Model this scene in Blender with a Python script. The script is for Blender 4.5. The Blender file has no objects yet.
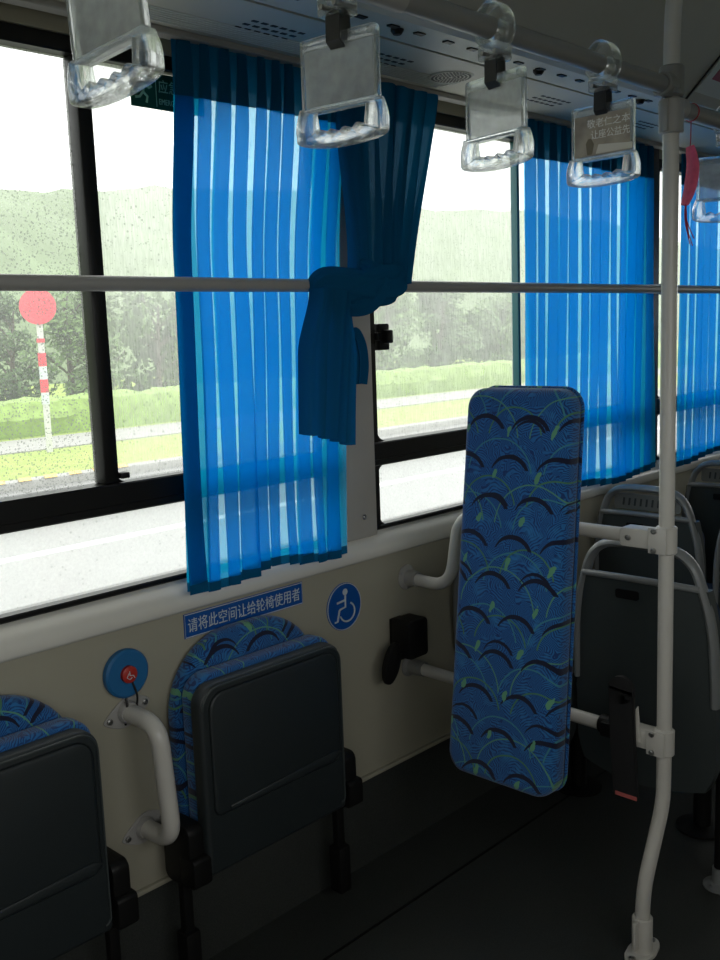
import bpy, bmesh, math, random
from mathutils import Vector as V, Matrix, noise
S = bpy.context.scene
COL = S.collection
rnd = random.Random(7)
PI = math.pi

# ------------------------------------------------------------------ nodes
class N:
    """tiny expression helper over Math nodes"""
    def __init__(s, nt, sock): s.nt, s.s = nt, sock
    def m(s, op, *a):
        n = s.nt.nodes.new('ShaderNodeMath'); n.operation = op
        for i, x in enumerate((s,) + a):
            if isinstance(x, N): s.nt.links.new(x.s, n.inputs[i])
            else: n.inputs[i].default_value = x
        return N(s.nt, n.outputs[0])
    def __add__(s, o): return s.m('ADD', o)
    def __sub__(s, o): return s.m('SUBTRACT', o)
    def __mul__(s, o): return s.m('MULTIPLY', o)
    def __truediv__(s, o): return s.m('DIVIDE', o)
    __radd__ = __add__; __rmul__ = __mul__
    def lt(s, o): return s.m('LESS_THAN', o)
    def gt(s, o): return s.m('GREATER_THAN', o)
    def floor(s): return s.m('FLOOR')
    def frac(s): return s.m('FRACT')
    def abs(s): return s.m('ABSOLUTE')
    def sqrt(s): return s.m('SQRT')
    def sin(s): return s.m('SINE')
    def mod(s, o): return s.m('FLOORED_MODULO', o)
    def max(s, o): return s.m('MAXIMUM', o)
    def clamp(s): return s.m('MINIMUM', 1.0).m('MAXIMUM', 0.0)

def new_mat(name):
    m = bpy.data.materials.new(name); m.use_nodes = True
    nt = m.node_tree; nt.nodes.clear()
    out = nt.nodes.new('ShaderNodeOutputMaterial')
    return m, nt, out
def node(nt, t, **k):
    n = nt.nodes.new(t)
    for a, b in k.items():
        if a.startswith('_'): n.inputs[a[1:].replace('_', ' ')].default_value = b
        else: setattr(n, a, b)
    return n
def rgb(c): return (c[0], c[1], c[2], 1)
def objcoord(nt):
    tc = node(nt, 'ShaderNodeTexCoord'); return tc.outputs['Object']
def mixc(nt, f, a, b):
    n = node(nt, 'ShaderNodeMix', data_type='RGBA')
    nt.links.new(f.s if isinstance(f, N) else f, n.inputs['Factor'])
    for k, x in (('A', a), ('B', b)):
        i = [q for q in n.inputs if q.name == k and q.type == 'RGBA'][0]
        if isinstance(x, tuple): i.default_value = rgb(x)
        else: nt.links.new(x, i)
    return [q for q in n.outputs if q.type == 'RGBA'][0]
def noise_tex(nt, scale, detail=3, vec=None, rough=.5):
    n = node(nt, 'ShaderNodeTexNoise', _Scale=scale, _Detail=detail, _Roughness=rough)
    nt.links.new(vec or objcoord(nt), n.inputs['Vector'])
    return n.outputs['Fac']
def pbr(name, c, rough=.5, metal=0, var=.06, vs=12., bump=0, bs=400., spec=.5, coat=0):
    m, nt, out = new_mat(name)
    b = node(nt, 'ShaderNodeBsdfPrincipled', _Roughness=rough, _Metallic=metal)
    b.inputs['Specular IOR Level'].default_value = spec
    b.inputs['Coat Weight'].default_value = coat
    f = noise_tex(nt, vs, 4)
    lo = tuple(x * (1 - var) for x in c); hi = tuple(min(1, x * (1 + var)) for x in c)
    nt.links.new(mixc(nt, f, lo, hi), b.inputs['Base Color'])
    if bump:
        bp = node(nt, 'ShaderNodeBump', _Strength=bump, _Distance=.001)
        nt.links.new(noise_tex(nt, bs, 2), bp.inputs['Height']); nt.links.new(bp.outputs[0], b.inputs['Normal'])
    nt.links.new(b.outputs[0], out.inputs[0])
    return m

MAT = {}
MAT['wall'] = pbr('cream_plastic_wall', (.37, .35, .27), .55, var=.05, vs=5, bump=.15, bs=900)
MAT['sill'] = pbr('cream_sill', (.74, .72, .65), .22, var=.04)
MAT['pillar'] = pbr('grey_pillar', (.42, .40, .36), .6, var=.05)
MAT['black'] = pbr('black_rubber', (.006, .006, .006), .5, var=.2, spec=.25)
MAT['frame'] = pbr('black_window_frame', (.005, .005, .005), .4, var=.2, spec=.3)
MAT['strap'] = pbr('black_webbing', (.01, .01, .011), .55, bump=.5, bs=1500)
MAT['duct'] = pbr('grey_duct_plastic', (.47, .465, .395), .5, var=.05, bump=.1, bs=700)
MAT['ceiling'] = pbr('grey_ceiling_panel', (.66, .70, .66), .6, var=.04)
MAT['rail'] = pbr('grey_rail_paint', (.36, .35, .33), .38, var=.06)
MAT['ohrail'] = pbr('dark_grey_rail_sleeve', (.24, .24, .225), .42, var=.06)
MAT['pole'] = pbr('cream_pole_paint', (.60, .58, .53), .33, var=.05, vs=30)
MAT['bolt'] = pbr('steel_bolt', (.35, .35, .34), .35, metal=.9)
MAT['shell'] = pbr('charcoal_seat_shell', (.018, .024, .026), .45, var=.1, bump=.35, bs=900)
MAT['rear'] = pbr('grey_rear_seat_plastic', (.042, .052, .053), .36, var=.06, bump=.1, bs=900)
MAT['rearlight'] = pbr('grey_seat_handle', (.21, .22, .22), .33, var=.05)
MAT['rearpad'] = pbr('dark_blue_pad', (.01, .03, .08), .9)
MAT['plate'] = pbr('faded_seat_plate', (.16, .165, .15), .5)
MAT['platemark'] = pbr('plate_mark', (.03, .035, .035), .5)
MAT['signblue'] = pbr('sign_blue', (.006, .085, .34), .35, var=.03)
MAT['signwhite'] = pbr('sign_white', (.55, .6, .63), .4, var=.03)
MAT['ringblue'] = pbr('disc_blue', (.012, .13, .32), .5, var=.05)
MAT['red'] = pbr('button_red', (.45, .03, .02), .4)
MAT['wire'] = pbr('black_wire', (.006, .006, .006), .5)
MAT['exit'] = pbr('exit_sign_green', (.0, .085, .055), .5)
MAT['exittext'] = pbr('exit_sign_lettering', (.30, .62, .50), .5)
MAT['tassel'] = pbr('red_tassel', (.85, .12, .22), .6, var=.25, vs=90)
MAT['thread'] = pbr('red_thread', (.4, .02, .04), .7)
MAT['redtag'] = pbr('red_tag', (.5, .12, .11), .6)
MAT['road'] = pbr('wet_asphalt', (.20, .203, .20), .4, var=.12, vs=1.2)
MAT['line'] = pbr('road_paint', (.85, .85, .83), .4)
MAT['yellow'] = pbr('yellow_kerb_paint', (.75, .48, .10), .5)
MAT['kerb'] = pbr('grey_kerb', (.30, .30, .28), .6)
MAT['hedge'] = pbr('hedge_leaf', (.22, .34, .07), .7, var=.6, vs=6)
MAT['leaf'] = pbr('tree_leaf', (.07, .135, .038), .6, var=.5, vs=1.5)
MAT['leaf2'] = pbr('tree_leaf_pale', (.115, .20, .055), .6, var=.45, vs=1.5)
MAT['bark'] = pbr('bark', (.11, .09, .07), .8, var=.3)
MAT['hill'] = pbr('hill_green', (.165, .225, .115), .9, var=.45, vs=.35)
MAT['signred'] = pbr('road_sign_red', (.72, .06, .09), .4)
MAT['postgrey'] = pbr('sign_post_grey', (.55, .55, .54), .4)

def m_floor():
    m, nt, out = new_mat('dark_vinyl_floor')
    b = node(nt, 'ShaderNodeBsdfPrincipled', _Roughness=.5)
    b.inputs['Specular IOR Level'].default_value = .35
    sp = noise_tex(nt, 420, 2); big = noise_tex(nt, 3, 4)
    f = (N(nt, sp) - .5) * 2.2 + (N(nt, big) - .5) * .8 + .5
    nt.links.new(mixc(nt, f.clamp(), (.022, .025, .023), (.050, .054, .050)), b.inputs['Base Color'])
    nt.links.new(b.outputs[0], out.inputs[0]); return m
MAT['floor'] = m_floor()
def m_grass():
    m, nt, out = new_mat('bright_grass')
    b = node(nt, 'ShaderNodeBsdfPrincipled', _Roughness=.9)
    nt.links.new(mixc(nt, noise_tex(nt, 2.5, 6), (.19, .29, .04), (.36, .45, .10)), b.inputs['Base Color'])
    nt.links.new(b.outputs[0], out.inputs[0]); return m
MAT['grass'] = m_grass()

def m_glass(name, haze, drops, tint=(.97, .99, .97), streak=False, grad=1.0):
    """rain-wet pane: clear film, a veil of condensation that doubles as outdoor mist, and beads of water"""
    m, nt, out = new_mat(name)
    tr = node(nt, 'ShaderNodeBsdfTransparent', _Color=rgb(tint))
    gl = node(nt, 'ShaderNodeBsdfGlossy', _Roughness=.03, _Color=rgb((.9, .95, .92)))
    fr = node(nt, 'ShaderNodeFresnel', _IOR=1.25)
    a = node(nt, 'ShaderNodeMixShader')
    nt.links.new(fr.outputs[0], a.inputs[0]); nt.links.new(tr.outputs[0], a.inputs[1]); nt.links.new(gl.outputs[0], a.inputs[2])
    tl = node(nt, 'ShaderNodeBsdfTranslucent', _Color=rgb((.93, .95, .92)))
    oc = objcoord(nt)
    if streak:
        mp = node(nt, 'ShaderNodeMapping'); mp.inputs['Scale'].default_value = (1, 1, .12)
        nt.links.new(oc, mp.inputs['Vector']); sv = mp.outputs[0]
    else: sv = oc
    cloud = N(nt, noise_tex(nt, 9, 4, oc)); fine = N(nt, noise_tex(nt, 230 if streak else 160, 3, sv, .7))
    sz = node(nt, 'ShaderNodeSeparateXYZ'); nt.links.new(oc, sz.inputs[0])
    up_ = ((N(nt, sz.outputs[2]) - .45) * 1.6).clamp() * (1.25 * grad) + .85  # mist over the hill put into the pane: veil thickens upward
    hz = up_ * ((cloud - .5) * .5 + (fine - .5) * (1.1 if streak else .7) + 1.0) * haze
    b = node(nt, 'ShaderNodeMixShader')
    nt.links.new(hz.clamp().s, b.inputs[0]); nt.links.new(a.outputs[0], b.inputs[1]); nt.links.new(tl.outputs[0], b.inputs[2])
    last = b
    if drops:
        sh = None
        for sc, th, wt in ((170, .36, .62), (300, .36, .6)):
            vo = node(nt, 'ShaderNodeTexVoronoi', _Scale=sc, _Randomness=1.0)
            nt.links.new(oc, vo.inputs['Vector'])
            d = N(nt, vo.outputs['Distance'])
            se = node(nt, 'ShaderNodeSeparateColor'); nt.links.new(vo.outputs['Color'], se.inputs[0])
            pick = N(nt, se.outputs[0]).gt(1 - drops)
            k = d.lt(N(nt, se.outputs[1]) * th + .08) * pick * wt
            sh = k if sh is None else sh.max(k)
        # bead refraction put into flat colour: half grey scatter, half darkened see-through
        dg = node(nt, 'ShaderNodeBsdfTranslucent', _Color=rgb((.40, .43, .40)))
        d2 = node(nt, 'ShaderNodeBsdfTransparent', _Color=rgb((.28, .30, .28)))
        dm = node(nt, 'ShaderNodeMixShader'); dm.inputs[0].default_value = .5
        nt.links.new(dg.outputs[0], dm.inputs[1]); nt.links.new(d2.outputs[0], dm.inputs[2])
        c = node(nt, 'ShaderNodeMixShader')
        nt.links.new(sh.s, c.inputs[0]); nt.links.new(last.outputs[0], c.inputs[1]); nt.links.new(dm.outputs[0], c.inputs[2])
        last = c
    nt.links.new(last.outputs[0], out.inputs[0]); return m
MAT['glass_rain'] = m_glass('rain_beaded_glass', .17, .6)
MAT['glass_mist'] = m_glass('misted_glass', .33, .2, streak=True)
MAT['glass_fog'] = m_glass('fogged_glass', .38, .2, streak=True, grad=.5)
MAT['glass_low'] = m_glass('lower_wet_glass', .4, .06)
MAT['glass_edge'] = pbr('green_glass_edge', (.01, .13, .15), .3)

def m_curtain(name, c, trans, tcol, thru, op=0.0):
    m, nt, out = new_mat(name)
    oc = objcoord(nt)
    wv = N(nt, noise_tex(nt, 900, 2, oc))
    di = node(nt, 'ShaderNodeBsdfDiffuse', _Color=rgb(c), _Roughness=.6)
    tl = node(nt, 'ShaderNodeBsdfTranslucent', _Color=rgb(trans))
    tp = node(nt, 'ShaderNodeBsdfTransparent', _Color=rgb(tcol))
    a = node(nt, 'ShaderNodeMixShader'); a.inputs[0].default_value = .62 - op
    nt.links.new(di.outputs[0], a.inputs[1]); nt.links.new(tl.outputs[0], a.inputs[2])
    b = node(nt, 'ShaderNodeMixShader')
    nt.links.new(((wv - .5) * .12 + thru).clamp().s, b.inputs[0])
    nt.links.new(a.outputs[0], b.inputs[1]); nt.links.new(tp.outputs[0], b.inputs[2])
    nt.links.new(b.outputs[0], out.inputs[0]); return m
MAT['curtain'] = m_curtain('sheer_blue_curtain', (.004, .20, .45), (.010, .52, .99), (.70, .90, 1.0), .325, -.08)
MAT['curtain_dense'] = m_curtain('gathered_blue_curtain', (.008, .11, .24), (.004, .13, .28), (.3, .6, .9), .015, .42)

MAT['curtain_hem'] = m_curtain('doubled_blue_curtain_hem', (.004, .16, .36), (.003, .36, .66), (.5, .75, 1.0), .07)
def m_fabric(name, ax):
    """blue moquette: overlapping scales, navy crescents, green hoops and leaves"""
    m, nt, out = new_mat(name)
    b = node(nt, 'ShaderNodeBsdfPrincipled', _Roughness=.95)
    b.inputs['Sheen Weight'].default_value = .25
    sp = node(nt, 'ShaderNodeSeparateXYZ'); oc = objcoord(nt)
    nt.links.new(oc, sp.inputs[0])
    wob = N(nt, noise_tex(nt, 14, 2, oc)) - .5
    u = N(nt, sp.outputs[ax]) + wob * .006 + 3.0
    v = N(nt, sp.outputs[2]) + wob * .006 + 3.0
    def cell(w, h, ox=0., oy=0., shift=.5):
        y = (v + oy) / h; j = y.floor(); x = (u + ox) / w + j * shift
        return (x.frac() - .5) * w, (y.frac() - .5) * h, x.floor(), j
    def dist(x, y, cx=0., cy=0.):
        a = x - cx; c = y - cy; return (a * a + c * c).sqrt()
    # hatch: rings in each scale, broken by noise
    x, y, i, j = cell(.105, .062, .02, .01)
    d = dist(x, y, 0., -.045)
    tilt = (i * 12.9 + j * 7.3).sin() * .6
    hat = ((d + wob * .05 + x * tilt) * 980.).sin()
    hat2 = ((u * 1.3 - v * .7 + wob * .1) * 1150.).sin()
    nz = N(nt, noise_tex(nt, 30, 3, oc))
    sel = nz.gt(.5)
    h = hat * sel + hat2 * (sel * -1. + 1.)
    col = mixc(nt, h.gt(.15), (.016, .145, .40), (.006, .042, .17))
    col = mixc(nt, (nz - .55).clamp() * 3., col, (.035, .24, .54))
    # thin pale hoops
    for (w, hh, ox, oy, R, cy, th, colr) in ((.20, .125, .05, .03, .085, -.075, .0016, (.05, .24, .30)),
                                             (.17, .155, .11, .10, .07, -.06, .0018, (.07, .22, .12)),
                                             (.23, .19, .16, .02, .10, -.09, .0015, (.10, .30, .20))):
        x, y, i, j = cell(w, hh, ox, oy, .37)
        d = dist(x, y, 0., cy)
        k = (d - R).abs().lt(th) * y.gt(cy + .01)
        col = mixc(nt, k, col, colr)
    # navy crescents
    for (w, hh, ox, oy, R, cy, dl) in ((.118, .088, .0, .0, .053, -.034, .0095), (.21, .165, .115, .065, .044, -.02, .006)):
        x, y, i, j = cell(w, hh, ox, oy, .43)
        d1 = dist(x, y, 0., cy); d2 = dist(x, y, .003, cy - dl)
        k = d1.lt(R) * d2.gt(R - .001) * y.gt(cy + R * .36)
        col = mixc(nt, k, col, (.003, .006, .03))
    # light green leaves
    x, y, i, j = cell(.115, .098, .03, .06, .31)
    d = dist(x * 1.0 + y * .35, y * .45)
    k = d.lt(N(nt, noise_tex(nt, 60, 2, oc)) * .0135 - .001)
    col = mixc(nt, k, col, (.13, .36, .20))
    nt.links.new(col, b.inputs['Base Color'])
    bp = node(nt, 'ShaderNodeBump', _Strength=.4, _Distance=.001)
    nt.links.new(noise_tex(nt, 1400, 2, oc), bp.inputs['Height']); nt.links.new(bp.outputs[0], b.inputs['Normal'])
    nt.links.new(b.outputs[0], out.inputs[0]); return m
MAT['fab_y'] = m_fabric('patterned_moquette_pad', 1)
MAT['fab_x'] = m_fabric('patterned_moquette_seat', 0)

def m_clear(name, tint, rough, ior, solid=.0, refr=.25):
    m, nt, out = new_mat(name)
    g = node(nt, 'ShaderNodeBsdfGlass', _Color=rgb(tint), _Roughness=rough, _IOR=ior)
    t = node(nt, 'ShaderNodeBsdfTransparent', _Color=rgb(tint))
    gl = node(nt, 'ShaderNodeBsdfGlossy', _Roughness=.08, _Color=rgb((.95, .97, .96)))
    lw = node(nt, 'ShaderNodeLayerWeight', _Blend=.35)
    a = node(nt, 'ShaderNodeMixShader'); a.inputs[0].default_value = refr
    nt.links.new(t.outputs[0], a.inputs[1]); nt.links.new(g.outputs[0], a.inputs[2])
    a2 = node(nt, 'ShaderNodeMixShader'); nt.links.new((N(nt, lw.outputs['Fresnel']) * .5).clamp().s, a2.inputs[0])
    nt.links.new(a.outputs[0], a2.inputs[1]); nt.links.new(gl.outputs[0], a2.inputs[2])
    d = node(nt, 'ShaderNodeBsdfDiffuse', _Color=rgb((.88, .9, .89)))
    tl = node(nt, 'ShaderNodeBsdfTranslucent', _Color=rgb((.88, .9, .89)))
    dm = node(nt, 'ShaderNodeMixShader'); nt.links.new(d.outputs[0], dm.inputs[1]); nt.links.new(tl.outputs[0], dm.inputs[2])
    c = node(nt, 'ShaderNodeMixShader')
    f = (N(nt, noise_tex(nt, 45, 5)) - .5) * .5 * (solid * 2) + solid
    nt.links.new(f.clamp().s, c.inputs[0])
    nt.links.new(a2.outputs[0], c.inputs[1]); nt.links.new(dm.outputs[0], c.inputs[2])
    nt.links.new(c.outputs[0], out.inputs[0]); return m
MAT['acrylic'] = m_clear('clear_acrylic', (.99, 1., .995), .02, 1.42, .10, .45)
MAT['sheet'] = m_clear('scuffed_clear_sheet', (.98, .99, .985), .05, 1.03, .36, .0)
def m_poster():
    m, nt, out = new_mat('faded_poster')
    b = node(nt, 'ShaderNodeBsdfPrincipled', _Roughness=.5)
    sp = node(nt, 'ShaderNodeSeparateXYZ'); oc = objcoord(nt); nt.links.new(oc, sp.inputs[0])
    n = N(nt, noise_tex(nt, 25, 3, oc))
    col = mixc(nt, ((n - .5) * 2.5 + .45).clamp(), (.46, .40, .31), (.24, .20, .165))
    nt.links.new(col, b.inputs['Base Color']); nt.links.new(b.outputs[0], out.inputs[0]); return m
MAT['poster'] = m_poster()
MAT['postertext'] = pbr('poster_lettering', (.85, .84, .8), .5)
MAT['posterfoot'] = pbr('poster_white_band', (.68, .64, .56), .5)
MAT['posterfig'] = pbr('poster_figure', (.16, .13, .08), .5)
MAT['teal'] = pbr('advert_teal', (.03, .15, .14), .5)
MAT['pink'] = pbr('advert_pink', (.35, .05, .10), .5)

# ------------------------------------------------------------------ mesh helpers
def nb(): return bmesh.new()
def bm_add(bm, other):
    me = bpy.data.meshes.new('tmp'); other.to_mesh(me); other.free(); bm.from_mesh(me); bpy.data.meshes.remove(me)
def box(bm, c, s, bev=0, rot=None, seg=2):
    b = nb(); bmesh.ops.create_cube(b, size=1)
    bmesh.ops.scale(b, vec=s, verts=b.verts)
    if bev: bmesh.ops.bevel(b, geom=b.edges[:], offset=bev, segments=seg, affect='EDGES', profile=.5)
    if rot is not None: bmesh.ops.transform(b, matrix=rot.to_4x4(), verts=b.verts)
    bmesh.ops.translate(b, vec=c, verts=b.verts); bm_add(bm, b)
def span(bm, a, b_, bev=0, seg=2):
    a = V(a); b_ = V(b_); box(bm, (a + b_) / 2, [abs(x) for x in (b_ - a)], bev, seg=seg)
def smooth_path(pts, n=6):
    P = [V(p) for p in pts]; out = []
    for i in range(len(P) - 1):
        p0 = P[max(i - 1, 0)]; p1 = P[i]; p2 = P[i + 1]; p3 = P[min(i + 2, len(P) - 1)]
        for k in range(n):
            t = k / n
            out.append(.5 * ((2 * p1) + (p2 - p0) * t + (2 * p0 - 5 * p1 + 4 * p2 - p3) * t * t + (3 * p1 - p0 - 3 * p2 + p3) * t ** 3))
    out.append(P[-1]); return out
def fillet_path(pts, r, n=6):
    P = [V(p) for p in pts]; out = [P[0]]
    for i in range(1, len(P) - 1):
        a = (P[i - 1] - P[i]); b = (P[i + 1] - P[i]); d = min(r, a.length * .49, b.length * .49)
        p = P[i] + a.normalized() * d; q = P[i] + b.normalized() * d
        for k in range(n + 1):
            t = k / n; out.append((1 - t) ** 2 * p + 2 * t * (1 - t) * P[i] + t * t * q)
    out.append(P[-1]); return out
def tube(bm, pts, r, n=16, prof=None, closed=False):
    """sweep a circle (or a profile of (a,b)) along pts"""
    P = [V(p) for p in pts]; m = len(P)
    T = []
    for i in range(m):
        a = P[(i - 1) % m] if (closed or i > 0) else P[i]; b = P[(i + 1) % m] if (closed or i < m - 1) else P[i]
        T.append((b - a).normalized())
    ref = V((0, 0, 1)) if abs(T[0].z) < .9 else V((1, 0, 0))
    u = T[0].cross(ref).normalized(); rings = []
    for i in range(m):
        u = (u - T[i] * u.dot(T[i])).normalized(); w = T[i].cross(u)
        ri = r(i / (m - 1)) if callable(r) else r
        pr = prof or [(math.cos(2 * PI * k / n), math.sin(2 * PI * k / n)) for k in range(n)]
        rings.append([bm.verts.new(P[i] + (u * a + w * b) * ri) for a, b in pr])
    q = len(rings[0])
    for i in range(m if closed else m - 1):
        A, B = rings[i], rings[(i + 1) % m]
        for k in range(q): bm.faces.new((A[k], A[(k + 1) % q], B[(k + 1) % q], B[k]))
    if not closed:
        bm.faces.new(rings[0][::-1]); bm.faces.new(rings[-1])
def cyl(bm, a, b, r, n=20, bev=0):
    a = V(a); b = V(b)
    if bev:
        d = (b - a).normalized(); L = (b - a).length
        lathe(bm, [(0, 0), (r - bev, 0), (r, bev), (r, L - bev), (r - bev, L), (0, L)], a, d, n)
    else: tube(bm, [a, b], r, n)
def lathe(bm, prof, o, axis, n=24):
    o = V(o); axis = V(axis).normalized(); ref = V((0, 0, 1)) if abs(axis.z) < .9 else V((1, 0, 0))
    u = axis.cross(ref).normalized(); w = axis.cross(u); rings = []
    for (r, h) in prof:
        if r < 1e-6: rings.append([bm.verts.new(o + axis * h)])
        else: rings.append([bm.verts.new(o + axis * h + (u * math.cos(2 * PI * k / n) + w * math.sin(2 * PI * k / n)) * r) for k in range(n)])
    for A, B in zip(rings, rings[1:]):
        for k in range(n):
            k2 = (k + 1) % n
            if len(A) == 1 and len(B) == 1: continue
            if len(A) == 1: bm.faces.new((A[0], B[k2], B[k]))
            elif len(B) == 1: bm.faces.new((A[k], A[k2], B[0]))
            else: bm.faces.new((A[k], A[k2], B[k2], B[k]))
def rrect(x0, x1, y0, y1, r, n=6):
    if not isinstance(r, (list, tuple)): r = [r] * 4      # bl, br, tr, tl
    out = []
    for (cx, cy, a0, rr) in ((x0, y0, PI, r[0]), (x1, y0, 1.5 * PI, r[1]), (x1, y1, 0, r[2]), (x0, y1, .5 * PI, r[3])):
        sx = 1 if cx == x0 else -1; sy = 1 if cy == y0 else -1
        ox, oy = cx + sx * rr, cy + sy * rr
        if rr < 1e-6: out.append((cx, cy)); continue
        for k in range(n + 1):
            a = a0 + .5 * PI * k / n; out.append((ox + rr * math.cos(a), oy + rr * math.sin(a)))
    return out
def prism(bm, outline, d0, d1, plane='xz', bev=0, hole=None, seg=2):
    """extrude a 2-D outline; plane 'xz' -> depth is y, 'yz' -> depth is x, 'xy' -> depth is z"""
    def p3(a, b, d): return {'xz': (a, d, b), 'yz': (d, a, b), 'xy': (a, b, d)}[plane]
    b = nb()
    def ring(o, d): return [b.verts.new(p3(x, y, d)) for x, y in o]
    A, B = ring(outline, d0), ring(outline, d1)
    n = len(A)
    for k in range(n): b.faces.new((A[k], A[(k + 1) % n], B[(k + 1) % n], B[k]))
    if hole:
        # hole: same number of vertices as outline
        Ah, Bh = ring(hole, d0), ring(hole, d1)
        for k in range(n):
            k2 = (k + 1) % n
            b.faces.new((Ah[k], Ah[k2], Bh[k2], Bh[k]))
            b.faces.new((A[k], A[k2], Ah[k2], Ah[k])); b.faces.new((B[k], B[k2], Bh[k2], Bh[k]))
    else:
        f0 = b.faces.new(A); f1 = b.faces.new(B)
    bmesh.ops.recalc_face_normals(b, faces=b.faces)
    if bev:
        ed = [e for e in b.edges if len(e.link_faces) == 2 and e.calc_face_angle(0) > .9 and abs({'xz': 1, 'yz': 0, 'xy': 2}[plane] - max(range(3), key=lambda i: abs((e.verts[0].co - e.verts[1].co)[i]))) > 0]
        bmesh.ops.bevel(b, geom=ed, offset=bev, segments=seg, affect='EDGES', profile=.5)
    bm_add(bm, b)
def wloc(o):
    p = V((0, 0, 0))
    while o is not None: p = p + o.location; o = o.parent
    return p
def obj(name, bm, mat, parent=None, ang=35, flat=False):
    bmesh.ops.recalc_face_normals(bm, faces=bm.faces)
    if parent is None:
        xs = [v.co for v in bm.verts]
        o0 = V(((min(c.x for c in xs) + max(c.x for c in xs)) / 2, (min(c.y for c in xs) + max(c.y for c in xs)) / 2, min(c.z for c in xs)))
    else: o0 = wloc(parent)
    bmesh.ops.translate(bm, vec=-o0, verts=bm.verts)
    me = bpy.data.meshes.new(name); bm.to_mesh(me); bm.free()
    for m in (mat if isinstance(mat, list) else [mat]): me.materials.append(MAT[m] if isinstance(m, str) else m)
    if not flat:
        for p in me.polygons: p.use_smooth = True
        me.set_sharp_from_angle(angle=math.radians(ang))
    o = bpy.data.objects.new(name, me); COL.objects.link(o)
    if parent is None: o.location = o0
    else: o.parent = parent
    return o
def tag(o, label=None, cat=None, group=None, kind=None):
    if label: o['label'] = label
    if cat: o['category'] = cat
    if group: o['group'] = group
    if kind: o['kind'] = kind
    return o
def thing(name, loc, label, cat, group=None, kind=None):
    o = bpy.data.objects.new(name, None); COL.objects.link(o); o.location = loc
    o.empty_display_size = .05
    return tag(o, label, cat, group, kind)
def kids(o): return [c for c in COL.objects if c.parent == o]
def dup(o, parent=None):
    c = o.copy(); COL.objects.link(c); c.parent = parent
    for k in kids(o): dup(k, c)
    return c
def text_bm(s, size, thick=.0004):
    cu = bpy.data.curves.new('t', 'FONT'); cu.body = s; cu.size = size; cu.extrude = thick
    cu.align_x = 'CENTER'; cu.align_y = 'CENTER'; cu.resolution_u = 3
    o = bpy.data.objects.new('t', cu); COL.objects.link(o)
    dg = bpy.context.evaluated_depsgraph_get()
    me = bpy.data.meshes.new_from_object(o.evaluated_get(dg))
    bpy.data.objects.remove(o); bm = nb(); bm.from_mesh(me); bpy.data.meshes.remove(me)
    return bm
def fit(bm, w, h):
    xs = [v.co.x for v in bm.verts]; ys = [v.co.y for v in bm.verts]
    c = V(((min(xs) + max(xs)) / 2, (min(ys) + max(ys)) / 2, 0))
    bmesh.ops.translate(bm, vec=-c, verts=bm.verts)
    bmesh.ops.scale(bm, vec=(w / (max(xs) - min(xs)), h / (max(ys) - min(ys)), 1), verts=bm.verts)
    return bm
WALLM = Matrix.Rotation(PI / 2, 4, 'X')      # text plane -> facing -y (into the bus)

# ------------------------------------------------------------------ measures of the bus (metres)
OW = (-1.5, 1.4)             # unseen opposite window, opening sized to set the light inside
XL, XR = -1.6, 6.2          # bus ends
YW, YO = 0.0, -2.25         # inner faces of window side and opposite side
ZS, ZG0, ZB0, ZB1, ZG1, ZT = .82, .885, 1.05, 1.11, 1.925, 1.99
ZC = 2.17

def struct(name, bm, mat, label, parent=None, **k):
    o = obj(name, bm, mat, parent, **k)
    if parent is None: tag(o, label, None, kind='structure')
    return o

# floor
b = nb(); span(b, (XL, YO, -.06), (XR, 0.06, 0)); fl = struct('floor', b, 'floor', 'dark grey speckled vinyl bus floor')
b = nb(); span(b, (XL, -.212, 0), (XR, -.206, .0015)); obj('floor_seam', b, 'black', fl)
# side wall below windows + header
b = nb(); span(b, (XL, 0, .2), (XR, .07, ZS + .01)); span(b, (XL, .0, ZG1 + .03), (XR, .07, ZC + .06))
wl = struct('wall_left', b, 'wall', 'cream plastic bus side wall under the windows')
# vinyl upstand with bright top moulding
b = nb(); span(b, (XL, -.006, 0), (XR, .0, .235)); bl = struct('baseboard_left', b, 'floor', 'dark vinyl floor covering turned up the side wall')
b = nb(); span(b, (XL, -.010, .232), (XR, 0, .243), .002); obj('moulding', b, 'wall', bl)
# sill
b = nb()
pr = [(.05, ZG0 + .002), (.018, ZG0), (-.012, ZG0 - .02), (-.022, ZG0 - .034), (-.024, ZS + .006), (-.018, ZS - .002), (0, ZS - .006), (.05, ZS - .006)]
prism(b, pr, XL, XR, 'yz'); struct('trim_1', b, 'sill', 'pale sloping window sill ledge', ang=50)
# pillars
b = nb(); span(b, (1.705, -.012, ZG0 - .01), (1.815, .07, ZT), .006); p2 = struct('trim_2', b, 'pillar', 'grey window pillar behind the knotted curtain')
b = nb(); cyl(b, (1.765, -.012, .93), (1.765, -.018, .93), .007, 14, .002); obj('screw', b, 'bolt', p2)
b = nb(); span(b, (3.20, -.008, ZG0 - .01), (3.33, .07, ZT), .006); struct('trim_3', b, 'frame', 'dark window pillar behind the vertical pole')
b = nb(); span(b, (-.02, -.012, ZG0 - .01), (.12, .07, ZT), .006); struct('trim_4', b, 'pillar', 'grey window pillar at left end of the first window')
b = nb(); span(b, (4.75, -.012, ZG0 - .01), (4.88, .07, ZT), .006); struct('trim_5', b, 'pillar', 'grey window pillar beyond the far curtain')

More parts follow.
